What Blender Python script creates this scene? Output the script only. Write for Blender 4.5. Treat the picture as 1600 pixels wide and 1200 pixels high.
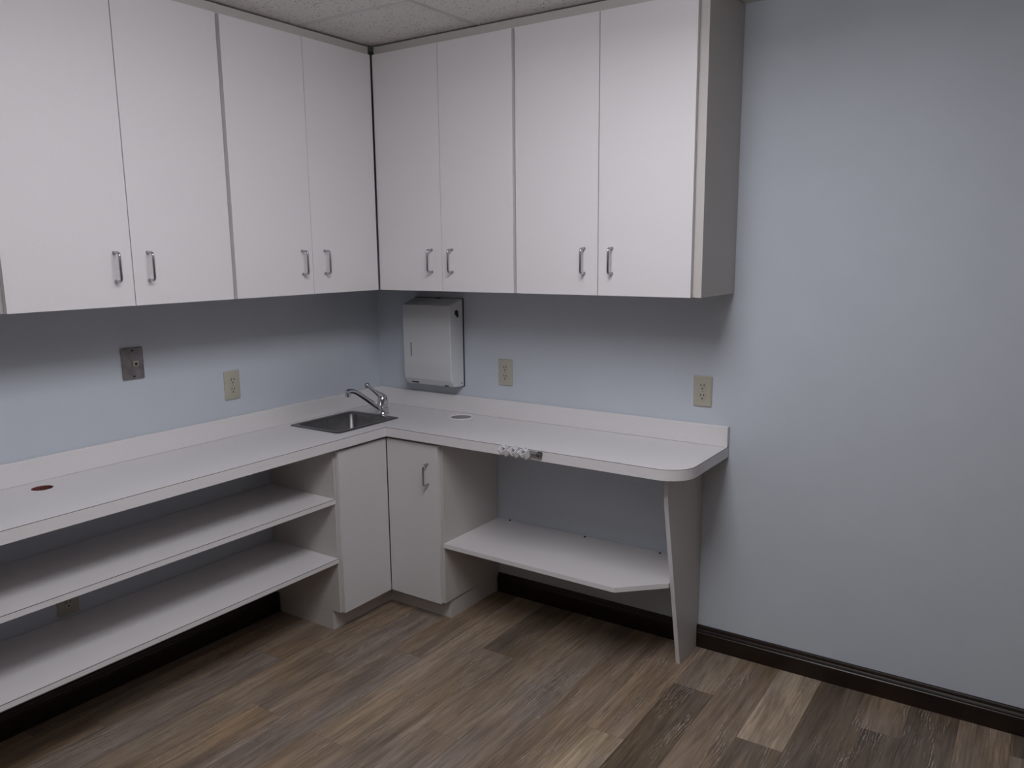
import bpy, bmesh, math, random
from mathutils import Vector, Matrix

for o in list(bpy.data.objects):
    bpy.data.objects.remove(o, do_unlink=True)
SC = bpy.context.scene
COL = SC.collection
PI = math.pi

# ------------------------------------------------------------------ camera
cam_d = bpy.data.cameras.new('camera')
cam = bpy.data.objects.new('camera', cam_d)
COL.objects.link(cam)
cam_d.sensor_fit = 'HORIZONTAL'
cam_d.sensor_width = 36.0
cam_d.lens = 28.090
cam_d.shift_x = -0.0017
cam_d.shift_y = 0.00702
cam_d.clip_start = 0.02
rot = Matrix(((0.8298856143644218, -0.0896638258842861, 0.5506816370633569),
              (0.5578599504088126, 0.14938402925685262, -0.8163802346534762),
              (-0.009063266566942093, 0.9847054433335789, 0.17399151435732818)))
cam.matrix_world = Matrix.Translation((2.79757, -2.93904, 1.60022)) @ rot.to_4x4()
SC.camera = cam

# ------------------------------------------------------------------ world, view, light level
w = bpy.data.worlds.new('world')
SC.world = w
w.use_nodes = True
w.node_tree.nodes['Background'].inputs['Color'].default_value = (0.0, 0.0, 0.0, 1)
w.node_tree.nodes['Background'].inputs['Strength'].default_value = 0.0
SC.view_settings.view_transform = 'Standard'
SC.view_settings.look = 'None'
SC.view_settings.exposure = 0.0
SC.view_settings.gamma = 1.0
SC.view_settings.use_curve_mapping = False
LENS_STRENGTH = 10.6          # the wraparound fluorescent fixture's lens
LENS_STRENGTH_FILL = 2.4      # added dim fill light behind the camera, in fixture form
LENS_COLOR = (0.985, 0.985, 1.035)

# ------------------------------------------------------------------ dimensions (metres)
ROOM_X, ROOM_Y, ROOM_Z = 4.0, -4.0, 2.441
DU, CU = 0.357, 0.337        # upper cabinets: door face, carcass face
ZB, ZT = 1.4352, 2.4011      # bottom of the uppers, top of their doors
ZTOP = 2.437                 # top rail of the uppers
Z = 0.8482                   # worktop height
CT = 0.040                   # worktop edge thickness
DR = 0.4414                  # worktop depth
DB = 0.424                   # base door face

# ------------------------------------------------------------------ materials
def new_mat(name):
    m = bpy.data.materials.new(name)
    m.use_nodes = True
    nt = m.node_tree
    b = nt.nodes['Principled BSDF']
    return m, nt, b

def node(nt, t, **kw):
    n = nt.nodes.new(t)
    for k, v in kw.items():
        if k.startswith('_'):
            setattr(n, k[1:], v)
        else:
            n.inputs[k].default_value = v
    return n

def ramp(nt, fac, stops):
    r = nt.nodes.new('ShaderNodeValToRGB')
    els = r.color_ramp.elements
    while len(els) > 2:
        els.remove(els[-1])
    for i, (p, c) in enumerate(stops):
        e = els[i] if i < 2 else els.new(p)
        e.position = p
        e.color = (c[0], c[1], c[2], 1)
    nt.links.new(fac, r.inputs['Fac'])
    return r.outputs['Color']

def simple(name, col, rough=0.5, metal=0.0, noise=0.0, scale=40.0, bump=0.0, bscale=200.0, spec=0.5):
    m, nt, b = new_mat(name)
    b.inputs['Base Color'].default_value = (*col, 1)
    b.inputs['Roughness'].default_value = rough
    b.inputs['Metallic'].default_value = metal
    b.inputs['Specular IOR Level'].default_value = spec
    tc = nt.nodes.new('ShaderNodeTexCoord')
    if noise:
        n = node(nt, 'ShaderNodeTexNoise', Scale=scale, Detail=4.0)
        nt.links.new(tc.outputs['Object'], n.inputs['Vector'])
        lo = tuple(c * (1 - noise) for c in col)
        hi = tuple(min(1, c * (1 + noise)) for c in col)
        nt.links.new(ramp(nt, n.outputs['Fac'], [(0.3, lo), (0.7, hi)]), b.inputs['Base Color'])
    if bump:
        n2 = node(nt, 'ShaderNodeTexNoise', Scale=bscale, Detail=3.0)
        nt.links.new(tc.outputs['Object'], n2.inputs['Vector'])
        bp = node(nt, 'ShaderNodeBump', Strength=bump, Distance=0.002)
        nt.links.new(n2.outputs['Fac'], bp.inputs['Height'])
        nt.links.new(bp.outputs['Normal'], b.inputs['Normal'])
    return m

M = {}
M['wall'] = simple('pale_blue_paint', (0.56, 0.605, 0.665), 0.55, noise=0.015, scale=6, bump=0.12, bscale=320, spec=0.35)
M['laminate'] = simple('white_laminate', (0.74, 0.722, 0.735), 0.5, noise=0.012, scale=160, bump=0.04, bscale=700, spec=0.35)
M['base'] = simple('shade_toned_base_laminate', (0.655, 0.635, 0.64), 0.5, noise=0.012, scale=160, spec=0.35)  # same white laminate, darkened to carry the weaker light on the base doors
M['counter'] = simple('worktop_laminate', (0.745, 0.725, 0.735), 0.38, noise=0.02, scale=260, bump=0.03, bscale=700, spec=0.45)
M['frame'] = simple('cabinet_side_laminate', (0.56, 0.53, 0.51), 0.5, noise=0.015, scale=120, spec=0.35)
M['seam'] = simple('laminate_core_brown', (0.10, 0.085, 0.08), 0.7, noise=0.1)
M['particle'] = simple('raw_particle_board', (0.16, 0.045, 0.04), 0.85, noise=0.3, scale=300)
M['chrome'] = simple('chrome', (0.62, 0.62, 0.66), 0.13, metal=1.0, noise=0.03, scale=20)
M['pull'] = simple('brushed_chrome_pull', (0.46, 0.45, 0.48), 0.22, metal=1.0, noise=0.05, scale=90)
M['ivory'] = simple('ivory_plastic', (0.455, 0.435, 0.36), 0.42, noise=0.02, scale=60)
M['slot'] = simple('dark_slot', (0.018, 0.016, 0.014), 0.6, noise=0.1)
M['dispenser'] = simple('white_enamel', (0.64, 0.66, 0.68), 0.32, noise=0.01, scale=30)
M['darkmetal'] = simple('dark_metal', (0.05, 0.055, 0.055), 0.4, metal=0.6, noise=0.1)
M['grommet'] = simple('white_grommet_plastic', (0.88, 0.86, 0.88), 0.35, noise=0.01)
M['grommet_cap'] = simple('grey_grommet_cap', (0.27, 0.27, 0.285), 0.5, noise=0.03)
M['holder'] = simple('white_holder_plastic', (0.66, 0.66, 0.68), 0.32, noise=0.01)
M['bar'] = simple('dull_metal_bar', (0.36, 0.35, 0.36), 0.35, metal=0.9, noise=0.05)
M['collar'] = simple('grey_collar', (0.13, 0.13, 0.135), 0.4, metal=0.7, noise=0.05)
M['housing'] = simple('white_painted_steel', (0.8, 0.8, 0.8), 0.4, noise=0.01)
M['rail'] = simple('white_grid_rail', (0.66, 0.655, 0.665), 0.7, noise=0.01)
M['unseen_dark'] = simple('bounce_cutting_brown', (0.26, 0.225, 0.20), 0.6, noise=0.15, scale=8)  # invented dark brown for the unseen walls, to cut bounced light
M['slab'] = simple('concrete_subfloor', (0.06, 0.05, 0.045), 0.9, noise=0.2)

# brushed stainless for the sink
m, nt, b = new_mat('brushed_stainless')
b.inputs['Metallic'].default_value = 1.0
b.inputs['Roughness'].default_value = 0.4
tc = nt.nodes.new('ShaderNodeTexCoord')
mp = node(nt, 'ShaderNodeMapping', Scale=(30, 500, 30))
nt.links.new(tc.outputs['Object'], mp.inputs['Vector'])
n = node(nt, 'ShaderNodeTexNoise', Scale=1.0, Detail=3.0)
nt.links.new(mp.outputs['Vector'], n.inputs['Vector'])
nt.links.new(ramp(nt, n.outputs['Fac'], [(0.3, (0.19, 0.185, 0.185)), (0.7, (0.25, 0.245, 0.245))]), b.inputs['Base Color'])
M['steel'] = m

# scuffed grey steel wall plate
m, nt, b = new_mat('tarnished_steel_plate')
b.inputs['Metallic'].default_value = 0.75
b.inputs['Roughness'].default_value = 0.48
tc = nt.nodes.new('ShaderNodeTexCoord')
n = node(nt, 'ShaderNodeTexNoise', Scale=35.0, Detail=5.0)
nt.links.new(tc.outputs['Object'], n.inputs['Vector'])
nt.links.new(ramp(nt, n.outputs['Fac'], [(0.3, (0.23, 0.215, 0.22)), (0.7, (0.34, 0.32, 0.325))]), b.inputs['Base Color'])
M['plate'] = m

# dark stained baseboard wood
m, nt, b = new_mat('dark_stained_wood')
b.inputs['Roughness'].default_value = 0.3
tc = nt.nodes.new('ShaderNodeTexCoord')
mp = node(nt, 'ShaderNodeMapping', Scale=(5, 5, 120))
nt.links.new(tc.outputs['Object'], mp.inputs['Vector'])
n = node(nt, 'ShaderNodeTexNoise', Scale=1.0, Detail=5.0, Roughness=0.6)
nt.links.new(mp.outputs['Vector'], n.inputs['Vector'])
nt.links.new(ramp(nt, n.outputs['Fac'], [(0.3, (0.006, 0.003, 0.002)), (0.75, (0.026, 0.0115, 0.007))]), b.inputs['Base Color'])
M['darkwood'] = m

# vinyl oak planks: every plank's own tone is its object colour
m, nt, b = new_mat('grey_oak_vinyl_plank')
b.inputs['Roughness'].default_value = 0.42
b.inputs['Specular IOR Level'].default_value = 0.35
L = nt.links.new
tc = nt.nodes.new('ShaderNodeTexCoord')
oi = nt.nodes.new('ShaderNodeObjectInfo')
vm = node(nt, 'ShaderNodeVectorMath', _operation='SCALE')
cmb = nt.nodes.new('ShaderNodeCombineXYZ')
L(oi.outputs['Random'], cmb.inputs[0]); L(oi.outputs['Random'], cmb.inputs[1]); L(oi.outputs['Random'], cmb.inputs[2])
L(cmb.outputs[0], vm.inputs[0]); vm.inputs['Scale'].default_value = 43.0
add = node(nt, 'ShaderNodeVectorMath', _operation='ADD')
L(tc.outputs['Object'], add.inputs[0]); L(vm.outputs[0], add.inputs[1])
def stretched(sx, sy, det=4.0, rough=0.55, dist=0.0):
    mp = node(nt, 'ShaderNodeMapping', Scale=(sx, sy, 1))
    L(add.outputs[0], mp.inputs['Vector'])
    n = node(nt, 'ShaderNodeTexNoise', Scale=1.0, Detail=det, Roughness=rough, Distortion=dist)
    L(mp.outputs['Vector'], n.inputs['Vector'])
    return n.outputs['Fac']
broad = stretched(15, 1.6, 4.0, 0.55, 0.6)            # long soft bands of tone
warm = stretched(7, 2.3, 2.0)                         # brown against grey
grain = stretched(130, 5.0, 4.0, 0.65)                # fine grain lines
cere = stretched(210, 30.0, 2.0, 0.5, 1.0)
streak = stretched(46, 3.4, 5.0, 0.62, 1.6)            # uneven darker streaks            # whitish cerused pores
mask = stretched(12, 3.2, 3.0, 0.5, 0.8)              # where the cathedral figure sits
# cathedral figure: distorted bands
mpw = node(nt, 'ShaderNodeMapping', Scale=(1.0, 0.22, 1))
L(add.outputs[0], mpw.inputs['Vector'])
wv = node(nt, 'ShaderNodeTexWave', Scale=34.0, Distortion=11.0, Detail=2.5)
wv.inputs['Detail Scale'].default_value = 0.9
L(mpw.outputs['Vector'], wv.inputs['Vector'])
def mixc(kind, fac, a, c):
    mx = nt.nodes.new('ShaderNodeMix'); mx.data_type = 'RGBA'; mx.blend_type = kind
    for sock, v in ((mx.inputs[0], fac), (mx.inputs[6], a), (mx.inputs[7], c)):
        if isinstance(v, (int, float)): sock.default_value = v
        elif isinstance(v, tuple): sock.default_value = (*v, 1)
        else: L(v, sock)
    return mx.outputs[2]
tone = ramp(nt, broad, [(0.28, (0.62, 0.61, 0.61)), (0.72, (1.26, 1.26, 1.25))])
c = mixc('MULTIPLY', 1.0, oi.outputs['Color'], tone)
hue = ramp(nt, warm, [(0.35, (0.98, 0.98, 1.03)), (0.68, (1.07, 0.99, 0.88))])
c = mixc('MULTIPLY', 1.0, c, hue)
gr = ramp(nt, grain, [(0.32, (0.70, 0.69, 0.68)), (0.62, (1.10, 1.10, 1.10))])
c = mixc('MULTIPLY', 0.8, c, gr)
sk_ = ramp(nt, streak, [(0.34, (0.66, 0.645, 0.63)), (0.60, (1.10, 1.10, 1.10))])
c = mixc('MULTIPLY', 0.85, c, sk_)
mk = ramp(nt, mask, [(0.52, (0, 0, 0)), (0.64, (1, 1, 1))])
fig = ramp(nt, wv.outputs['Fac'], [(0.55, (0, 0, 0)), (0.9, (1, 1, 1))])
pore = ramp(nt, cere, [(0.44, (0, 0, 0)), (0.60, (1, 1, 1))])
f1 = mixc('MULTIPLY', 1.0, mk, fig)
f1 = mixc('MULTIPLY', 1.0, f1, pore)
sc_ = mixc('MULTIPLY', 1.0, f1, (0.6, 0.6, 0.6))
c = mixc('MIX', sc_, c, (0.52, 0.48, 0.43))
drk = ramp(nt, wv.outputs['Fac'], [(0.05, (0.72, 0.70, 0.68)), (0.35, (1, 1, 1))])
c = mixc('MULTIPLY', mk, c, drk)
L(c, b.inputs['Base Color'])
bp = node(nt, 'ShaderNodeBump', Strength=0.15, Distance=0.001)
L(grain, bp.inputs['Height']); L(bp.outputs['Normal'], b.inputs['Normal'])
M['plank'] = m

# mineral fibre ceiling tile, pin holes
m, nt, b = new_mat('mineral_fibre_tile')
b.inputs['Roughness'].default_value = 0.9
b.inputs['Specular IOR Level'].default_value = 0.1
tc = nt.nodes.new('ShaderNodeTexCoord')
n = node(nt, 'ShaderNodeTexNoise', Scale=130.0, Detail=2.0)
n2 = node(nt, 'ShaderNodeTexNoise', Scale=420.0, Detail=2.0)
nt.links.new(tc.outputs['Object'], n.inputs['Vector'])
nt.links.new(tc.outputs['Object'], n2.inputs['Vector'])
a1 = ramp(nt, n.outputs['Fac'], [(0.30, (0.30, 0.28, 0.26)), (0.38, (1, 1, 1))])
a2 = ramp(nt, n2.outputs['Fac'], [(0.3, (0.70, 0.68, 0.665)), (0.6, (0.84, 0.825, 0.81))])
mx = nt.nodes.new('ShaderNodeMix'); mx.data_type = 'RGBA'; mx.blend_type = 'MULTIPLY'
mx.inputs[0].default_value = 1.0
nt.links.new(a1, mx.inputs[6]); nt.links.new(a2, mx.inputs[7])
nt.links.new(mx.outputs[2], b.inputs['Base Color'])
bp = node(nt, 'ShaderNodeBump', Strength=0.4, Distance=0.002)
nt.links.new(n.outputs['Fac'], bp.inputs['Height']); nt.links.new(bp.outputs['Normal'], b.inputs['Normal'])
M['tile'] = m

# the lit lenses of the ceiling light and of the added fill light
for key, st in (('lens', LENS_STRENGTH), ('lens_fill', LENS_STRENGTH_FILL)):
    m, nt, b = new_mat('lit_prismatic_' + key)
    b.inputs['Base Color'].default_value = (0.9, 0.9, 0.9, 1)
    b.inputs['Emission Color'].default_value = (*LENS_COLOR, 1)
    b.inputs['Emission Strength'].default_value = st
    M[key] = m

# ------------------------------------------------------------------ mesh helpers
def world_loc(o):
    v = Vector(o.location)
    while o.parent:
        o = o.parent
        v += Vector(o.location)
    return v

def obj(name, bm, mat, parent=None, smooth=None, bevel=None, label=None, matrix=None):
    """links a bmesh (built in room coordinates) as one mesh object, as a part when parent is given"""
    if matrix is not None:
        bm.transform(matrix)
    bmesh.ops.recalc_face_normals(bm, faces=bm.faces)
    me = bpy.data.meshes.new(name)
    if parent is not None:
        off = world_loc(parent)
        bmesh.ops.translate(bm, verts=bm.verts, vec=-off)
    bm.to_mesh(me)
    bm.free()
    o = bpy.data.objects.new(name, me)
    COL.objects.link(o)
    me.materials.append(M[mat])
    if smooth is not None:
        me.polygons.foreach_set('use_smooth', [True] * len(me.polygons))
        me.set_sharp_from_angle(angle=math.radians(smooth))
    if bevel:
        md = o.modifiers.new('bevel', 'BEVEL')
        md.width = bevel; md.segments = 2; md.limit_method = 'ANGLE'
        md.angle_limit = math.radians(40)
    if parent is not None:
        o.parent = parent
    if label:
        o['label'] = label
    return o

def tag(o, label, cat, group=None):
    o['label'] = label
    o['category'] = cat
    if group: o['group'] = group
    return o

def thing(name, label, cat, loc, group=None):
    o = bpy.data.objects.new(name, None)
    o.empty_display_size = 0.1
    COL.objects.link(o)
    o.location = loc
    return tag(o, label, cat, group)

def struct(name, bm, mat, **kw):
    o = obj(name, bm, mat, **kw)
    o['kind'] = 'structure'
    return o

def box(bm, x0, x1, y0, y1, z0, z1):
    r = bmesh.ops.create_cube(bm, size=1.0)
    for v in r['verts']:
        v.co = Vector(((x0 + x1) / 2 + v.co.x * (x1 - x0), (y0 + y1) / 2 + v.co.y * (y1 - y0), (z0 + z1) / 2 + v.co.z * (z1 - z0)))
    return r['verts']

def boxes(*bs):
    bm = bmesh.new()
    for b_ in bs: box(bm, *b_)
    return bm

def prism(outer, z0, z1, holes=(), bm=None):
    """flat plate with holes; outlines are lists of (x, y)"""
    bm = bm or bmesh.new()
    for zz in (z0, z1):
        edges = []
        for lp in [outer] + list(holes):
            vs = [bm.verts.new((x, y, zz)) for x, y in lp]
            for i in range(len(vs)):
                edges.append(bm.edges.new((vs[i], vs[(i + 1) % len(vs)])))
        bmesh.ops.triangle_fill(bm, use_beauty=True, use_dissolve=False, edges=edges)
    for lp in [outer] + list(holes):
        vb = [bm.verts.new((x, y, z0)) for x, y in lp]
        vt = [bm.verts.new((x, y, z1)) for x, y in lp]
        for i in range(len(lp)):
            j = (i + 1) % len(lp)
            bm.faces.new((vb[i], vb[j], vt[j], vt[i]))
    bmesh.ops.remove_doubles(bm, verts=bm.verts, dist=1e-5)
    return bm

def tube(bm, pts, rad, seg=12, cap=True):
    """sweeps a circle along a path; rad is a number or one per point"""
    pts = [Vector(p) for p in pts]
    rads = rad if isinstance(rad, (list, tuple)) else [rad] * len(pts)
    rings = []
    up = None
    for i, p in enumerate(pts):
        if i == 0: t = pts[1] - pts[0]
        elif i == len(pts) - 1: t = pts[-1] - pts[-2]
        else: t = (pts[i + 1] - p).normalized() + (p - pts[i - 1]).normalized()
        t.normalize()
        if up is None:
            a = Vector((0, 0, 1)) if abs(t.z) < 0.9 else Vector((1, 0, 0))
            up = t.cross(a).normalized()
        else:
            up = (up - t * up.dot(t)).normalized()
        sd = t.cross(up)
        rings.append([bm.verts.new(p + (up * math.cos(2 * PI * k / seg) + sd * math.sin(2 * PI * k / seg)) * rads[i]) for k in range(seg)])
    for a, b_ in zip(rings, rings[1:]):
        for k in range(seg):
            bm.faces.new((a[k], a[(k + 1) % seg], b_[(k + 1) % seg], b_[k]))
    if cap:
        bm.faces.new(rings[0]); bm.faces.new(rings[-1])
    return bm

def lathe(bm, prof, c, seg=24, axis=None):
    """prof: (radius, height) pairs turned about a vertical axis at c; axis (Matrix) tips it"""
    rings = []
    for r, h in prof:
        if r < 1e-6:
            rings.append([bm.verts.new((0, 0, h))])
        else:
            rings.append([bm.verts.new((r * math.cos(2 * PI * k / seg), r * math.sin(2 * PI * k / seg), h)) for k in range(seg)])
    new = [v for r in rings for v in r]
    for a, b_ in zip(rings, rings[1:]):
        for k in range(seg):
            k2 = (k + 1) % seg
            if len(a) == 1 and len(b_) == 1: continue
            if len(a) == 1: bm.faces.new((a[0], b_[k2], b_[k]))
            elif len(b_) == 1: bm.faces.new((a[k], a[k2], b_[0]))
            else: bm.faces.new((a[k], a[k2], b_[k2], b_[k]))
    for v in new:
        if axis is not None: v.co = axis @ v.co
        v.co = v.co + Vector(c)
    return bm

def arc(cx, cy, r, a0, a1, n):
    return [(cx + r * math.cos(math.radians(a0 + (a1 - a0) * i / n)), cy + r * math.sin(math.radians(a0 + (a1 - a0) * i / n))) for i in range(n + 1)]

def rrect(x0, x1, y0, y1, r, n=5):
    return arc(x1 - r, y1 - r, r, 0, 90, n) + arc(x0 + r, y1 - r, r, 90, 180, n) + arc(x0 + r, y0 + r, r, 180, 270, n) + arc(x1 - r, y0 + r, r, 270, 360, n)

# ------------------------------------------------------------------ room shell
rng = random.Random(11)
fl = struct('floor', boxes((0, ROOM_X, ROOM_Y, 0, -0.10, -0.004)), 'slab')
struct('wall_left', boxes((-0.1, 0, ROOM_Y - 0.1, 0.1, -0.1, ROOM_Z + 0.1)), 'wall')
struct('wall_back', boxes((0, ROOM_X, 0, 0.1, -0.1, ROOM_Z + 0.1)), 'wall')
struct('wall_right', boxes((ROOM_X, ROOM_X + 0.1, ROOM_Y - 0.1, 0.1, -0.1, ROOM_Z + 0.1)), 'unseen_dark')
struct('wall_front', boxes((0, ROOM_X, ROOM_Y - 0.1, ROOM_Y, -0.1, ROOM_Z + 0.1)), 'unseen_dark')
ce = struct('ceiling', boxes((0, ROOM_X, ROOM_Y, 0, ROOM_Z + 0.030, ROOM_Z + 0.10)), 'tile')

# floor planks, 152 mm wide, running away from the right-hand wall
PW, PL, GAP = 0.152, 1.22, 0.0007
JOINT = {-8: -0.873, -7: -1.28, -5: -1.284, 0: -0.747, 1: -0.328, 3: -0.530, 2: -0.95, -1: -1.20, -2: -0.62, -3: -1.05, -4: -0.50, 4: -1.12, -6: -0.70, 5: -0.25}
PALE, GREIGE, BROWN, DARK, GREY = (0.340, 0.290, 0.232), (0.275, 0.229, 0.182), (0.262, 0.208, 0.158), (0.160, 0.132, 0.104), (0.240, 0.205, 0.178)
TONES = [GREIGE, BROWN, GREIGE, GREY, DARK, PALE, BROWN, GREIGE]
FIXED = {(1, 0): GREIGE, (1, 1): DARK, (0, 0): BROWN, (0, 1): PALE, (3, 0): PALE, (3, 1): DARK, (2, 0): BROWN, (2, 1): GREIGE,
         (-7, 1): BROWN, (-7, 0): GREY, (-5, 0): GREIGE, (-5, 1): BROWN, (-8, 0): BROWN, (-8, 1): GREIGE, (4, 0): DARK, (5, 0): BROWN, (5, 1): DARK,
         (-1, 0): BROWN, (-2, 0): GREY, (-2, 1): GREY, (-3, 0): GREIGE, (-3, 1): GREY, (-4, 0): DARK, (-4, 1): GREIGE, (-1, 1): GREY, (-6, 1): GREY, (-6, 0): BROWN}
plank_mesh = {}
for k in range(-11, 17):
    x0 = max(0.0, 1.595 + PW * k); x1 = min(ROOM_X, 1.595 + PW * (k + 1))
    if x1 - x0 < 0.01: continue
    j = JOINT.get(k, -rng.uniform(0.1, 1.2))
    cuts = [0.0, j]
    while cuts[-1] - PL > ROOM_Y: cuts.append(cuts[-1] - PL)
    cuts.append(ROOM_Y)
    for i in range(len(cuts) - 1):
        ya, yb = cuts[i + 1], cuts[i]
        if yb - ya < 0.005: continue
        key = (round(x1 - x0, 4), round(yb - ya, 4))
        if key not in plank_mesh:
            bm = boxes((GAP / 2, x1 - x0 - GAP / 2, GAP / 2, yb - ya - GAP / 2, -0.004, 0.0))
            me = bpy.data.meshes.new('plank'); bm.to_mesh(me); bm.free()
            me.materials.append(M['plank'])
            plank_mesh[key] = me
        o = bpy.data.objects.new('plank', plank_mesh[key])
        COL.objects.link(o)
        o.parent = fl
        o.location = (x0, ya, 0.0)
        t = FIXED.get((k, i)) or rng.choice(TONES)
        s = rng.uniform(0.92, 1.08)
        o.color = (t[0] * s * 1.13, t[1] * s * 1.10, t[2] * s * 1.05, 1)

# ceiling grid: white rails and mineral tiles
GX = [0.278 + 0.61 * i for i in range(7)]
GY = [-0.1115 - 0.61 * i for i in range(7)]
xs = [0.0] + GX + [ROOM_X]
ys = [0.0] + GY + [ROOM_Y]
for i in range(len(xs) - 1):
    for j in range(len(ys) - 1):
        xa, xb, yb, ya = xs[i], xs[i + 1], ys[j], ys[j + 1]
        if xb - xa < 0.03 or yb - ya < 0.03: continue
        obj('ceiling_tile', boxes((xa + 0.002, xb - 0.002, ya + 0.002, yb - 0.002, ROOM_Z + 0.0015, ROOM_Z + 0.018)), 'tile', parent=ce)
for x in GX:
    if x > ROOM_X - 0.02: continue
    segs = [(ROOM_Y, 0)]
    for a, b_ in segs:
        obj('grid_rail', boxes((x - 0.012, x + 0.012, a, b_, ROOM_Z, ROOM_Z + 0.0014), (x - 0.001, x + 0.001, a, b_, ROOM_Z, ROOM_Z + 0.028)), 'rail', parent=ce)
for y in GY:
    if y < ROOM_Y + 0.02: continue
    segs = [(0, ROOM_X)]
    for a, b_ in segs:
        obj('grid_rail', boxes((a, b_, y - 0.012, y + 0.012, ROOM_Z + 0.0001, ROOM_Z + 0.0014), (a, b_, y - 0.001, y + 0.001, ROOM_Z, ROOM_Z + 0.027)), 'rail', parent=ce)

# surface-mounted wraparound fluorescent fixture, the lamp of the room (above and behind the frame)
LW, LL, LD = 0.60, 1.22, 0.11
def ceiling_light(LX, LY, label, lens):
    lt = thing('ceiling_light', label, 'light', (LX, LY, ROOM_Z - LD))
    obj('housing', boxes((LX - LW / 2 + 0.03, LX + LW / 2 - 0.03, LY - LL / 2 + 0.004, LY + LL / 2 - 0.004, ROOM_Z - 0.030, ROOM_Z - 0.0004)), 'housing', parent=lt)
    lp = [(-LW / 2 + 0.01, -0.008), (-LW / 2, -0.025), (-LW / 2, -0.060), (-LW / 2 + 0.03, -0.085), (-LW / 2 + 0.09, -0.102), (0, -LD), (LW / 2 - 0.09, -0.102), (LW / 2 - 0.03, -0.085), (LW / 2, -0.060), (LW / 2, -0.025), (LW / 2 - 0.01, -0.008)]
    bm = bmesh.new()
    ra = [bm.verts.new((LX + x, LY - LL / 2 + 0.02, ROOM_Z + z)) for x, z in lp]
    rb = [bm.verts.new((LX + x, LY + LL / 2 - 0.02, ROOM_Z + z)) for x, z in lp]
    for i in range(len(lp) - 1):
        bm.faces.new((ra[i], ra[i + 1], rb[i + 1], rb[i]))
    bm.faces.new(ra); bm.faces.new(rb)                   # the ends are part of the lit lens
    obj('lens', bm, lens, parent=lt, smooth=50)
ceiling_light(1.82, -1.68, 'white wraparound fluorescent ceiling light nearest the cabinets, out of frame', 'lens')
ceiling_light(2.60, -3.20, 'added dim fill light in wraparound fixture form behind the camera, out of frame', 'lens_fill')  # unseen, added to lift the shaded walls

# baseboards: moulded profile (distance from wall, height)
PROF = [(0.0, 0.0), (0.016, 0.0), (0.016, 0.062), (0.0135, 0.0655), (0.0155, 0.069), (0.0135, 0.0735), (0.0105, 0.078), (0.0095, 0.085), (0.006, 0.0905), (0.0, 0.092)]
def moulding(fn, a, b_):
    bm = bmesh.new()
    ra = [bm.verts.new(fn(a, d, h)) for d, h in PROF]
    rb = [bm.verts.new(fn(b_, d, h)) for d, h in PROF]
    for i in range(len(PROF)):
        j = (i + 1) % len(PROF)
        bm.faces.new((ra[i], ra[j], rb[j], rb[i]))
    bm.faces.new(ra); bm.faces.new(rb)
    return bm
struct('baseboard_back', moulding(lambda t, d, h: (t, -d, h), 0.7225, ROOM_X - 0.017), 'darkwood', smooth=25)
struct('baseboard_left', moulding(lambda t, d, h: (d, t, h), ROOM_Y, -0.7225), 'darkwood', smooth=25)
struct('baseboard_right', moulding(lambda t, d, h: (ROOM_X - d, t, h), ROOM_Y, 0.0), 'darkwood', smooth=25)

# ------------------------------------------------------------------ placing on the left run: mirror of the back run
SWAP = Matrix(((0, -1, 0, 0), (-1, 0, 0, 0), (0, 0, 1, 0), (0, 0, 0, 1)))   # (x, y) -> (-y, -x)

def pull(p, horiz, zc, depth_face, left, parent, length=0.089):
    """D-shaped bar pull on a door; built for the back run at x=horiz, mirrored for the left run"""
    bm = bmesh.new()
    r, so, br = 0.0042, 0.031, 0.010
    y0 = -depth_face - 0.0003
    pts = [(horiz, y0, zc + length / 2), (horiz, y0 - so + br, zc + length / 2)]
    for a in (30, 60):
        pts.append((horiz, y0 - so + br - br * math.sin(math.radians(a)), zc + length / 2 - br + br * math.cos(math.radians(a))))
    pts.append((horiz, y0 - so, zc + length / 2 - br))
    low = [(x, y, 2 * zc - z) for x, y, z in reversed(pts)]
    tube(bm, pts + low, r, 12)
    for s in (1, -1):
        lathe(bm, [(0, 0), (0.0058, 0), (0.0058, 0.002), (0.0044, 0.004)], (horiz, y0, zc + s * length / 2), 14, Matrix.Rotation(PI / 2, 3, 'X'))
    return obj('handle', bm, 'pull', parent=parent, smooth=40, matrix=SWAP if left else None, label='chrome bar handle')

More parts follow.
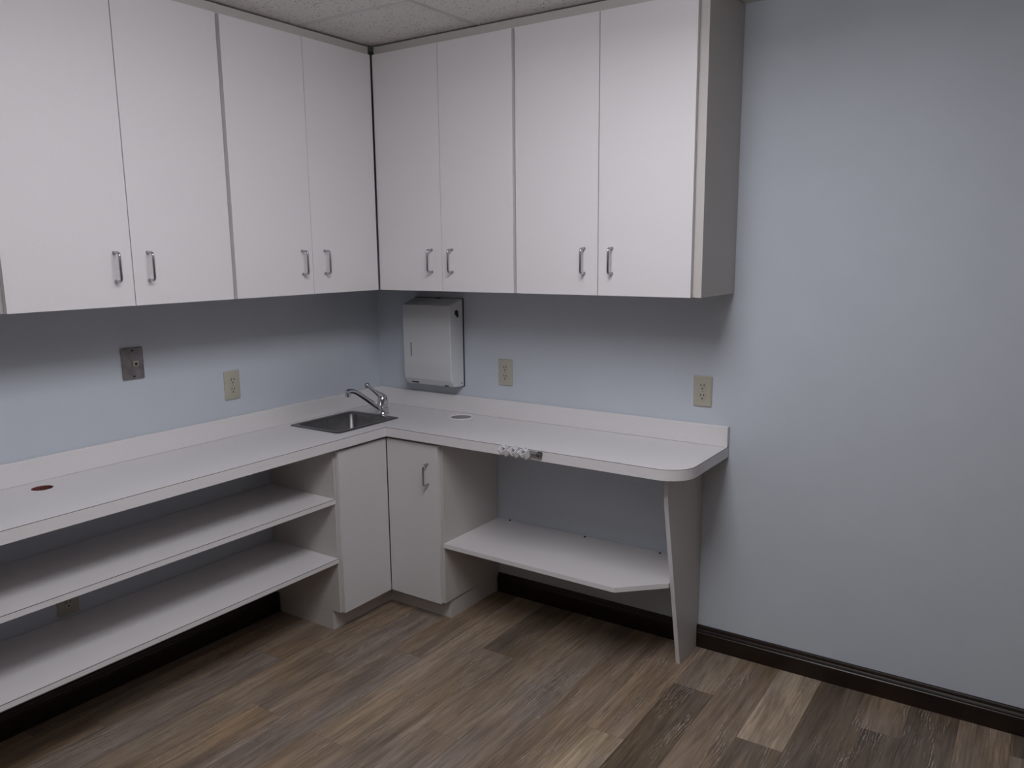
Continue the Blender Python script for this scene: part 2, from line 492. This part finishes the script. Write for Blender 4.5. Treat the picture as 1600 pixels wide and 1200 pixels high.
def upper_cabinet(a, b_, doors, joint, left, label, stile_end=False, deep_from=None):
    """a..b_ is the unit's span along the wall; doors are spans; joint is where the pair meets"""
    mtx = SWAP if left else None
    loc = Vector(((a + b_) / 2, -CU / 2, ZB))
    if left: loc = Vector((loc.y * -1, -loc.x, loc.z))
    t = thing('upper_cabinet', label, 'cabinet', loc, 'white upper wall cabinets')
    aa = deep_from if deep_from is not None else a
    T = 0.018
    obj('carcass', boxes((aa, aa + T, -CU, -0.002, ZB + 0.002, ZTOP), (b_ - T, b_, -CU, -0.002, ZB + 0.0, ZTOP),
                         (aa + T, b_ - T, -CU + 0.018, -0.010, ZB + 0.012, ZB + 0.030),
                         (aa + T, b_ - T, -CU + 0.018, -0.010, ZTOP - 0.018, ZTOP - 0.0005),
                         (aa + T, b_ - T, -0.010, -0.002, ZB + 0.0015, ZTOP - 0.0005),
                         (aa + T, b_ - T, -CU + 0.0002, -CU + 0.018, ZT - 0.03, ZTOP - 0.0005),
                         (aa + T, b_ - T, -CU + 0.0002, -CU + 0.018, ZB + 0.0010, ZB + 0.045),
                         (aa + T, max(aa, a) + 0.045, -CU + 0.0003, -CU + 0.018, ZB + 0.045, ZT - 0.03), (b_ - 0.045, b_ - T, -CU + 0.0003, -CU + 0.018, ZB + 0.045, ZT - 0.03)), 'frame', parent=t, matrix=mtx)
    for d0, d1, h in doors:
        dr_ = obj('door', boxes((d0, d1, -DU, -CU - 0.0015, ZB, ZT)), 'laminate', parent=t, matrix=mtx, bevel=0.0008)
        pull(None, h, 1.559, DU, left, dr_)
    return t

# right-hand (back) wall: two units
upper_cabinet(0.354, 1.0660, [(0.3610, 0.7066, 0.655), (0.7090, 1.0595, 0.762)], 0.708, False,
              'white two-door upper cabinet on the right wall, above the paper towel dispenser')
upper_cabinet(1.0666, 1.8090, [(1.0730, 1.4238, 1.370), (1.4270, 1.7785, 1.4815)], 1.4254, False,
              'white two-door upper cabinet at the open right end, its side panel showing')
# left wall: three units
upper_cabinet(0.354, 1.1005, [(0.3640, 0.7288, 0.667), (0.7311, 1.0930, 0.783)], 0.730, True,
              'white two-door upper cabinet on the left wall, directly above the sink', deep_from=0.354)
upper_cabinet(1.1011, 1.8755, [(1.1088, 1.4800, 1.428), (1.4826, 1.8665, 1.540)], 1.4813, True,
              'white two-door upper cabinet on the left wall above the steel phone plate, wide doors')
upper_cabinet(1.8761, 2.6400, [(1.8850, 2.2560, 2.205), (2.2586, 2.6320, 2.312)], 2.2573, True,
              'white upper cabinet cut off at the left edge, only a door sliver showing')

# ------------------------------------------------------------------ worktop
R_END = 0.105
XE = 1.8112
YL = ROOM_Y + 0.004
ESTRIP = 0.0016
def l_outline(off):
    d = DR - off; xe = XE - off; r = R_END - off
    return [(0.002, -0.002), (0.002, YL), (d, YL), (d, -d)] + arc(xe - r, -d + r, r, 270, 360, 10) + [(xe, -0.002)]
ct = thing('countertop', 'white laminate L-shaped countertop with backsplash, a rounded end and the sink set in its corner', 'countertop', (0.22, -0.22, Z - CT))
SINK_CUT = rrect(0.066, 0.352, -0.632, -0.276, 0.03)
HOLE_L = (0.1075, -1.7135, 0.0325)
HOLE_R = (0.5930, -0.1040, 0.0500)
circ = lambda h, s=28: [(h[0] + h[2] * math.cos(2 * PI * i / s), h[1] + h[2] * math.sin(2 * PI * i / s)) for i in range(s)]
obj('worktop', prism(l_outline(ESTRIP), Z - 0.030, Z, [SINK_CUT, circ(HOLE_L), circ(HOLE_R)]), 'counter', parent=ct)
# front edge strip, built down, its dark core showing as a line along the top
def strip(bm, off0, off1, z0, z1):
    a = l_outline(off0)[2:]; b_ = l_outline(off1)[2:]
    b_ = b_[:]
    ring = a + list(reversed(b_))
    prism(ring, z0, z1, bm=bm)
bm = bmesh.new(); strip(bm, 0.0, 0.016, Z - CT, Z - 0.0302); strip(bm, 0.0, ESTRIP, Z - 0.0302, Z - 0.0016)
obj('front_edge', bm, 'counter', parent=ct, smooth=30)
bm = bmesh.new(); strip(bm, 0.0, ESTRIP, Z - 0.0016, Z - 0.0002)
obj('edge_seam', bm, 'seam', parent=ct, label='thin dark laminate seam along the front edge')
bm = bmesh.new()
prism(circ((HOLE_L[0], HOLE_L[1], HOLE_L[2] - 0.0002)), Z - 0.030, Z - 0.0012, [circ((HOLE_L[0], HOLE_L[1], HOLE_L[2] - 0.002))], bm=bm)
prism(circ((HOLE_L[0], HOLE_L[1], HOLE_L[2] + 0.006)), Z - 0.036, Z - 0.0302, bm=bm)
obj('cable_hole', bm, 'particle', parent=ct, label='open round cable hole with raw brown board inside')
# backsplash: 4 inch, both walls, slightly rounded top
TB = 0.0205
obj('backsplash', boxes((0.0022, TB, YL, -TB - 0.0003, Z + 0.0002, Z + 0.0802)), 'counter', parent=ct, bevel=0.002)
obj('backsplash', boxes((0.0022, XE, -TB, -0.002, Z + 0.0002, Z + 0.0802)), 'counter', parent=ct, bevel=0.002)
gm = obj('cable_grommet', lathe(bmesh.new(), [(0.0490, -0.012), (0.0490, 0.0003), (0.0570, 0.0003), (0.0565, 0.0024), (0.0545, 0.0034), (0.0510, 0.0030), (0.0490, 0.0010), (0.0480, -0.012)], (HOLE_R[0], HOLE_R[1], Z), 36), 'grommet', parent=ct, smooth=35, label='round white cable grommet with grey cap')
obj('grommet_cap', lathe(bmesh.new(), [(0, 0.0004), (0.0465, 0.0004), (0.0480, -0.0006), (0.0480, -0.006), (0, -0.006)], (HOLE_R[0], HOLE_R[1], Z), 36), 'grommet_cap', parent=gm, smooth=35, label='grey round cap')

# ------------------------------------------------------------------ sink
sk = thing('sink', 'small stainless steel bar sink set in the corner of the white countertop', 'sink', (0.207, -0.454, Z))
def ring_loft(bm, loops):
    prev = None
    for lp, zz in loops:
        vs = [bm.verts.new((x, y, zz)) for x, y in lp]
        if prev:
            for i in range(len(vs)):
                j = (i + 1) % len(vs)
                bm.faces.new((prev[i], prev[j], vs[j], vs[i]))
        prev = vs
    return prev
bm = bmesh.new()
SX0, SX1, SY0, SY1 = 0.052, 0.364, -0.646, -0.262
def srect(ins, r): return rrect(SX0 + ins, SX1 - ins, SY0 + ins, SY1 - ins, r, 7)
last = ring_loft(bm, [(srect(0.0, 0.022), Z + 0.0003), (srect(0.0015, 0.021), Z + 0.0024), (srect(0.006, 0.020), Z + 0.0040), (srect(0.026, 0.020), Z + 0.0030),
                      (srect(0.030, 0.022), Z + 0.0005), (srect(0.033, 0.024), Z - 0.008), (srect(0.042, 0.030), Z - 0.118), (srect(0.052, 0.040), Z - 0.136), (srect(0.075, 0.040), Z - 0.143)])
# bowl floor down to the drain collar
cx, cy = 0.208, -0.454
n_ = len(last)
cr = []
for v in last:
    d = Vector((v.co.x - cx, v.co.y - cy, 0)).normalized()
    cr.append(bm.verts.new((cx + d.x * 0.040, cy + d.y * 0.040, Z - 0.146)))
for i in range(n_):
    bm.faces.new((last[i], last[(i + 1) % n_], cr[(i + 1) % n_], cr[i]))
bsn = obj('basin', bm, 'steel', parent=sk, smooth=50)
obj('drain', lathe(bmesh.new(), [(0.043, -0.1455), (0.042, -0.1435), (0.036, -0.1440), (0.033, -0.1475), (0, -0.1480)], (cx, cy, Z), 28), 'chrome', parent=sk, smooth=40)

# ------------------------------------------------------------------ faucet
FX, FY = 0.229, -0.232
fc = thing('faucet', 'chrome single-lever faucet with a straight rising spout, behind the steel sink', 'faucet', (FX, FY, Z))
bm = bmesh.new()
lathe(bm, [(0, 0.0004), (0.0290, 0.0004), (0.0290, 0.004), (0.0262, 0.0085), (0.0250, 0.012), (0.0250, 0.030), (0.0236, 0.031), (0.0236, 0.0325), (0.0250, 0.034), (0.0248, 0.060), (0.0232, 0.072), (0.0185, 0.085), (0.010, 0.093), (0, 0.095)], (FX, FY, Z), 28)
obj('body', bm, 'chrome', parent=fc, smooth=35)
sp = [(FX, -0.240, Z + 0.024), (FX - 0.002, -0.290, Z + 0.056), (FX - 0.004, -0.340, Z + 0.091), (FX - 0.006, -0.380, Z + 0.118), (FX - 0.007, -0.397, Z + 0.128), (FX - 0.0075, -0.411, Z + 0.1335), (FX - 0.008, -0.428, Z + 0.1365), (FX - 0.0085, -0.4450, Z + 0.1370), (FX - 0.0085, -0.4525, Z + 0.1365)]
obj('spout', tube(bmesh.new(), sp, [0.0135, 0.0115, 0.0105, 0.0102, 0.0102, 0.0104, 0.0108, 0.0110, 0.0090], 16), 'chrome', parent=fc, smooth=40)
obj('aerator', lathe(bmesh.new(), [(0, 0.0), (0.0105, 0.0), (0.0120, 0.002), (0.0120, 0.018), (0.0112, 0.0205), (0.0, 0.0205)], (FX - 0.0085, -0.4430, Z + 0.1130), 20), 'chrome', parent=fc, smooth=35)
lv = obj('lever', tube(bmesh.new(), [(FX, FY + 0.002, Z + 0.080), (FX - 0.003, FY - 0.020, Z + 0.096), (FX - 0.006, FY - 0.042, Z + 0.112), (FX - 0.010, FY - 0.060, Z + 0.126), (FX - 0.013, FY - 0.074, Z + 0.138)], [0.016, 0.0125, 0.0080, 0.0065, 0.0055], 14), 'chrome', parent=fc, smooth=40)
bm = bmesh.new()
bmesh.ops.create_uvsphere(bm, u_segments=20, v_segments=12, radius=0.0128, matrix=Matrix.Translation((FX - 0.015, FY - 0.082, Z + 0.1455)))
obj('ball_knob', bm, 'chrome', parent=lv, smooth=60)

# ------------------------------------------------------------------ corner base cabinet under the sink
PO = 0.7215                 # outer face of the side panels
bc = thing('base_cabinet', 'white two-door corner base cabinet under the sink, doors at a right angle', 'cabinet', (0.30, -0.30, 0.0))
ZP = 0.0895
ZTB = Z - CT - 0.0008
bm = boxes((0.002, DB - 0.020, -PO, -PO + 0.017, ZP, ZTB), (PO - 0.017, PO, -DB + 0.020, -0.002, ZP, ZTB),          # side panels
           (0.018, DB - 0.022, -PO + 0.017, -0.002, ZP, ZP + 0.016), (DB - 0.022, PO - 0.017, -DB + 0.022, -0.002, ZP, ZP + 0.016),   # bottom
           (DB - 0.040, DB - 0.022, -PO + 0.017, -DB + 0.022, ZTB - 0.05, ZTB), (DB - 0.022, PO - 0.017, -DB + 0.022, -DB + 0.040, ZTB - 0.05, ZTB),  # front rails
           (0.002, 0.010, -PO + 0.017, -0.002, ZP, ZTB), (0.010, PO - 0.017, -0.010, -0.002, ZP, ZTB))                             # backs
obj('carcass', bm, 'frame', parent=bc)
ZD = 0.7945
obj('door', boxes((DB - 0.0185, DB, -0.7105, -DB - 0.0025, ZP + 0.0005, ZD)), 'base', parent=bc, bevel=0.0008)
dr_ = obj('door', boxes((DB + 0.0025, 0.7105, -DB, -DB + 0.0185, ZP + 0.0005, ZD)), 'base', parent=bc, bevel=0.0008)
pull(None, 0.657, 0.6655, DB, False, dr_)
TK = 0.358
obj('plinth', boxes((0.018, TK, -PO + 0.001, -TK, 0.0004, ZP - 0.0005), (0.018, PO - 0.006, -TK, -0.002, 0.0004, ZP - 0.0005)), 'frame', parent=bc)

# ------------------------------------------------------------------ long shelves under the left counter
def slab_shelf(name, label, x1, yend, z1, th, outline=None, group=None):
    o = thing(name, label, 'shelf', (x1 / 2, yend, z1 - th), group)
    return o
s1 = thing('open_shelf', 'upper of two long white laminate shelves under the left counter', 'shelf', (0.2, -1.6, 0.572), 'long shelves under the left counter')
s2 = thing('open_shelf', 'lower of two long white laminate shelves under the left counter, just above the floor', 'shelf', (0.2, -1.6, 0.316), 'long shelves under the left counter')
def shelf_parts(t, x1, ye, zt, th):
    ww = 0.0014
    obj('board', boxes((0.002, x1 - 0.002, YL, ye, zt - th, zt)), 'counter', parent=t)
    obj('front_edge', boxes((x1 - 0.0019, x1, YL, ye, zt - th, zt - 0.0016)), 'counter', parent=t)
    obj('edge_seam', boxes((x1 - 0.0019, x1, YL, ye, zt - 0.0016, zt - 0.0002)), 'seam', parent=t, label='thin dark laminate seam along the front edge')
shelf_parts(s1, 0.4095, -PO - 0.001, 0.5935, 0.020)
shelf_parts(s2, 0.4120, -PO - 0.001, 0.3350, 0.0185)

# ------------------------------------------------------------------ right bay: end panel and low shelf
XP0, XP1 = 1.6955, 1.7125
pn = thing('support_panel', 'white tapered end panel holding up the rounded right end of the counter', 'panel', (XP0, -0.17, 0.0))
prof = [(-0.0185, 0.0004), (-0.186, 0.0004), (-0.3395, 0.680), (-0.3430, 0.715), (-0.3430, ZTB), (-0.002, ZTB), (-0.002, 0.0945), (-0.0185, 0.0945)]
bm = bmesh.new()
va = [bm.verts.new((XP0, y, z)) for y, z in prof]; vb = [bm.verts.new((XP1, y, z)) for y, z in prof]
bm.faces.new(va); bm.faces.new(vb)
for i in range(len(prof)):
    j = (i + 1) % len(prof)
    bm.faces.new((va[i], va[j], vb[j], vb[i]))
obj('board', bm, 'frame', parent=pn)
bm = bmesh.new()
eo = [(-0.1863, 0.0004), (-0.3398, 0.680), (-0.3433, 0.715), (-0.3433, ZTB)]
ev = [(bm.verts.new((XP0 + 0.0006, y - 0.0010, z)), bm.verts.new((XP1 - 0.0006, y - 0.0010, z)), bm.verts.new((XP0 + 0.0006, y + 0.0002, z)), bm.verts.new((XP1 - 0.0006, y + 0.0002, z))) for y, z in eo]
for a, b_ in zip(ev, ev[1:]):
    bm.faces.new((a[0], a[1], b_[1], b_[0])); bm.faces.new((a[2], b_[2], b_[3], a[3]))
    bm.faces.new((a[0], b_[0], b_[2], a[2])); bm.faces.new((a[1], a[3], b_[3], b_[1]))
obj('edge_band', bm, 'laminate', parent=pn)

s3 = thing('desk_shelf', 'low white shelf with a clipped corner under the right counter', 'shelf', (1.2, -0.2, 0.345))
SD = 0.4165
outl = [(PO + 0.001, -0.002), (PO + 0.001, -0.409), (1.5400, -SD - 0.006), (XP0 - 0.001, -0.2750), (XP0 - 0.001, -0.002)]
obj('board', prism(outl, 0.3455, 0.3641), 'counter', parent=s3)
e0 = [(PO + 0.001, -0.4092), (1.5402, -SD - 0.0062), (XP0 - 0.001, -0.2752)]
e1 = [(PO + 0.001, -0.4108), (1.5412, -SD - 0.0080), (XP0 - 0.001, -0.2772)]
obj('front_edge', prism(e1 + list(reversed(e0)), 0.3453, 0.3640), 'laminate', parent=s3)
for x, y in ((0.795, -0.012), (1.193, -0.016), (1.545, -0.016)):
    bm = bmesh.new()
    lathe(bm, [(0.0055, 0.0003), (0.0055, 0.002), (0.003, 0.0045), (0, 0.005)], (x, y, 0.3641), 10)
    obj('screw_head', bm, 'darkmetal', parent=s3, label='dark screw head')

# ------------------------------------------------------------------ wall plates
def on_wall(bm, cx, cz, left):
    """local frame: x across, z up, -y out of the wall; then placed on the back (x) or left wall"""
    bm.transform(Matrix.Translation((cx, 0, cz)))
    if left: bm.transform(SWAP)
    return bm
def plate_bm(wd, ht, th, r):
    bm = bmesh.new()
    prism(rrect(-wd / 2, wd / 2, -ht / 2, ht / 2, r, 3), 0.0, th * 0.55, bm=bm)
    b2 = rrect(-wd / 2, wd / 2, -ht / 2, ht / 2, r, 3)
    b3 = rrect(-wd / 2 + th * 0.6, wd / 2 - th * 0.6, -ht / 2 + th * 0.6, ht / 2 - th * 0.6, r, 3)
    v2 = [bm.verts.new((x, y, th * 0.55)) for x, y in b2]; v3 = [bm.verts.new((x, y, th)) for x, y in b3]
    for i in range(len(v2)):
        j = (i + 1) % len(v2)
        bm.faces.new((v2[i], v2[j], v3[j], v3[i]))
    bm.faces.new(v3)
    bm.transform(Matrix.Translation((0, -0.0005, 0)) @ Matrix.Rotation(PI / 2, 4, 'X'))     # local z -> -y
    return bm
def outlet(cx, cz, left, label):
    loc = Vector((cx, -0.003, cz))
    if left: loc = Vector((0.003, -cx, cz))
    t = thing('wall_outlet', label, 'outlet', loc, 'ivory duplex outlets')
    obj('cover_plate', on_wall(plate_bm(0.074, 0.120, 0.006, 0.004), cx, cz, left), 'ivory', parent=t, smooth=30)
    for s in (1, -1):
        bm = bmesh.new()
        pts = arc(0, 0, 0.0172, 40, 140, 6) + arc(0, 0, 0.0172, 220, 320, 6)
        prism(pts, 0.0055, 0.0082, bm=bm)
        bm.transform(Matrix.Translation((0, 0, s * 0.0195)) @ Matrix.Rotation(PI / 2, 4, 'X'))
        rc = obj('receptacle', on_wall(bm, cx, cz, left), 'ivory', parent=t, smooth=30)
        bm = bmesh.new()
        for xx in (-0.0064, 0.0064):
            box(bm, xx - 0.0014, xx + 0.0014, -0.0086, -0.0078, s * 0.0195 + 0.001, s * 0.0195 + 0.0098)
        prism(arc(0, 0, 0.0032, 0, 330, 11), 0.0078, 0.0086, bm=bm)
        bm2 = bmesh.new()
        prism(arc(0, 0, 0.0030, 0, 330, 11), 0.0078, 0.0086, bm=bm2)
        bm2.transform(Matrix.Translation((0, 0, s * 0.0195 - 0.0080)) @ Matrix.Rotation(PI / 2, 4, 'X'))
        bm.free()
        bm = bm2
        for xx in (-0.0064, 0.0064):
            box(bm, xx - 0.0014, xx + 0.0014, -0.0086, -0.0078, s * 0.0195 + 0.001, s * 0.0195 + 0.0098)
        obj('slots', on_wall(bm, cx, cz, left), 'slot', parent=rc, label='three dark plug slots')
    bm = bmesh.new()
    lathe(bm, [(0.0030, 0.0), (0.0028, 0.0008), (0, 0.0012)], (0, -0.0062, 0), 12, Matrix.Rotation(PI / 2, 3, 'X'))
    obj('screw', on_wall(bm, cx, cz, left), 'grommet_cap', parent=t, smooth=40)
    return t
outlet(0.7730, 1.0563, False, 'ivory duplex outlet on the right wall beside the paper towel dispenser')
outlet(1.7005, 1.0545, False, 'ivory duplex outlet on the right wall near the rounded end of the counter')
outlet(0.8825, 1.0590, True, 'ivory duplex outlet on the left wall above the counter beside the steel phone plate')
outlet(1.6250, 0.4050, True, 'ivory duplex outlet in the shadow between the two long shelves')

pp = thing('phone_wall_plate', 'scuffed grey steel phone jack plate on the left wall under the cabinets', 'wall plate', (0.003, -1.3045, 1.2015))
obj('cover_plate', on_wall(plate_bm(0.084, 0.118, 0.007, 0.004), 1.3045, 1.2015, True), 'plate', parent=pp, smooth=30)
bm = boxes((-0.0115, 0.0075, -0.016, -0.006, -0.0085, 0.0105))
jk = obj('jack', on_wall(bm, 1.3000, 1.2000, True), 'ivory', parent=pp, bevel=0.001, label='beige square phone jack')
bm = boxes((-0.0065, 0.0035, -0.0166, -0.0155, -0.0050, 0.0040), (-0.0035, 0.0005, -0.0166, -0.0155, 0.0040, 0.0060))
obj('jack_opening', on_wall(bm, 1.3000, 1.2000, True), 'slot', parent=jk, label='dark jack opening')
for s in (1, -1):
    bm = bmesh.new()
    lathe(bm, [(0.0044, 0.0), (0.0042, 0.0014), (0, 0.0022)], (0, -0.0070, s * 0.0480), 12, Matrix.Rotation(PI / 2, 3, 'X'))
    obj('screw', on_wall(bm, 1.3045, 1.2015, True), 'darkmetal', parent=pp, smooth=40, label='dark screw head')

# ------------------------------------------------------------------ paper towel dispenser
dp = thing('paper_towel_dispenser', 'white metal paper towel dispenser on the right wall in the corner behind the faucet', 'dispenser', (0.397, -0.05, 0.975))
DX0, DX1 = 0.2535, 0.5385
DZ0, DZ1 = 0.9745, 1.3825
dprof = [(-0.004, DZ0), (-0.070, DZ0 + 0.002), (-0.080, DZ0 + 0.006), (-0.0985, DZ0 + 0.031), (-0.101, DZ0 + 0.036), (-0.102, DZ1 - 0.034), (-0.1005, DZ1 - 0.0295), (-0.097, DZ1 - 0.027), (-0.004, DZ1)]
bm = bmesh.new()
va = [bm.verts.new((DX0, y, z)) for y, z in dprof]; vb = [bm.verts.new((DX1, y, z)) for y, z in dprof]
bm.faces.new(va); bm.faces.new(vb)
for i in range(len(dprof)):
    j = (i + 1) % len(dprof)
    bm.faces.new((va[i], va[j], vb[j], vb[i]))
cv = obj('cover', bm, 'dispenser', parent=dp, smooth=28, bevel=0.004)
obj('back_plate', boxes((DX0 - 0.001, DX1 + 0.0018, -0.0038, -0.0004, DZ0 - 0.002, DZ1 + 0.001)), 'darkmetal', parent=dp, label='dark back plate edge')
bm = boxes((0.3003, 0.3035, -0.1028, -0.1010, 1.1120, 1.1760))
obj('sight_slit', bm, 'slot', parent=cv, label='thin dark vertical sight slit')
bm = bmesh.new()
lathe(bm, [(0.0, 0.0), (0.0125, 0.0), (0.0125, 0.003), (0.010, 0.005), (0, 0.0055)], (DX1 + 0.0001, -0.054, 1.3200), 16, Matrix.Rotation(PI / 2, 3, 'Y'))
box(bm, DX1 + 0.004, DX1 + 0.010, -0.058, -0.050, 1.300, 1.316)
obj('lock', bm, 'darkmetal', parent=cv, smooth=40, label='dark round key lock on the side')
bm = boxes((0.385, 0.415, -0.0160, -0.006, DZ1 - 0.004, DZ1 + 0.0016))
obj('top_catch', bm, 'darkmetal', parent=cv, label='small dark catch on top')
for sb in ((0.289, 0.331, -0.0885, -0.0820, DZ0 + 0.0105, DZ0 + 0.0150), (0.486, 0.507, -0.0845, -0.0780, DZ0 + 0.0055, DZ0 + 0.0098)):
    obj('bottom_slot', boxes(sb), 'slot', parent=cv, label='dark slot in the bottom lip')
bm = bmesh.new()
lathe(bm, [(0.0035, 0.0), (0.0033, 0.001), (0, 0.0016)], (DX1 + 0.0001, -0.022, DZ0 + 0.016), 12, Matrix.Rotation(PI / 2, 3, 'Y'))
obj('rivet', bm, 'darkmetal', parent=cv, label='small dark rivet')

# ------------------------------------------------------------------ instrument holder clipped to the counter edge
ih = thing('instrument_holder', 'white three-clip instrument holder on a short bar, on the front edge of the right counter', 'holder', (1.14, -0.455, 0.82))
bm = bmesh.new()
HB = -0.4535
tube(bm, [(1.062, HB, 0.8375), (1.242, HB, 0.8375)], 0.0085, 14)
obj('mounting_bar', bm, 'bar', parent=ih, smooth=40, label='short dull metal bar')
bm = bmesh.new()
for xx in (1.229, 1.238):
    tube(bm, [(xx, HB, 0.8375), (xx + 0.0045, HB, 0.8375)], 0.0112, 14)
obj('end_collar', bm, 'collar', parent=ih, smooth=40, label='dark ringed end collar')
def clip(cx_):
    """C-shaped cup: a thick ring, open towards the room, leaning forward"""
    ro, ri, h = 0.0242, 0.0196, 0.030
    a0, a1 = -40, 220
    loops = arc(0, 0, ro, a0, a1, 16) + list(reversed(arc(0, 0, ri, a0, a1, 16)))
    bm = prism(loops, -h / 2, h / 2)
    for v in bm.verts:                       # slight taper to the bottom
        f = 0.80 + 0.20 * (v.co.z + h / 2) / h
        v.co.x *= f; v.co.y *= f
    box(bm, -0.0125, 0.0125, 0.005, 0.0165, h / 2 - 0.010, h / 2 + 0.001)
    bm.transform(Matrix.Translation((cx_, HB - 0.0195, 0.8350)) @ Matrix.Rotation(math.radians(-30), 4, 'Z') @ Matrix.Rotation(math.radians(34), 4, 'X'))
    return bm
for cx_ in (1.0870, 1.1330, 1.1790):
    obj('clip', clip(cx_), 'holder', parent=ih, smooth=35, bevel=0.0012)
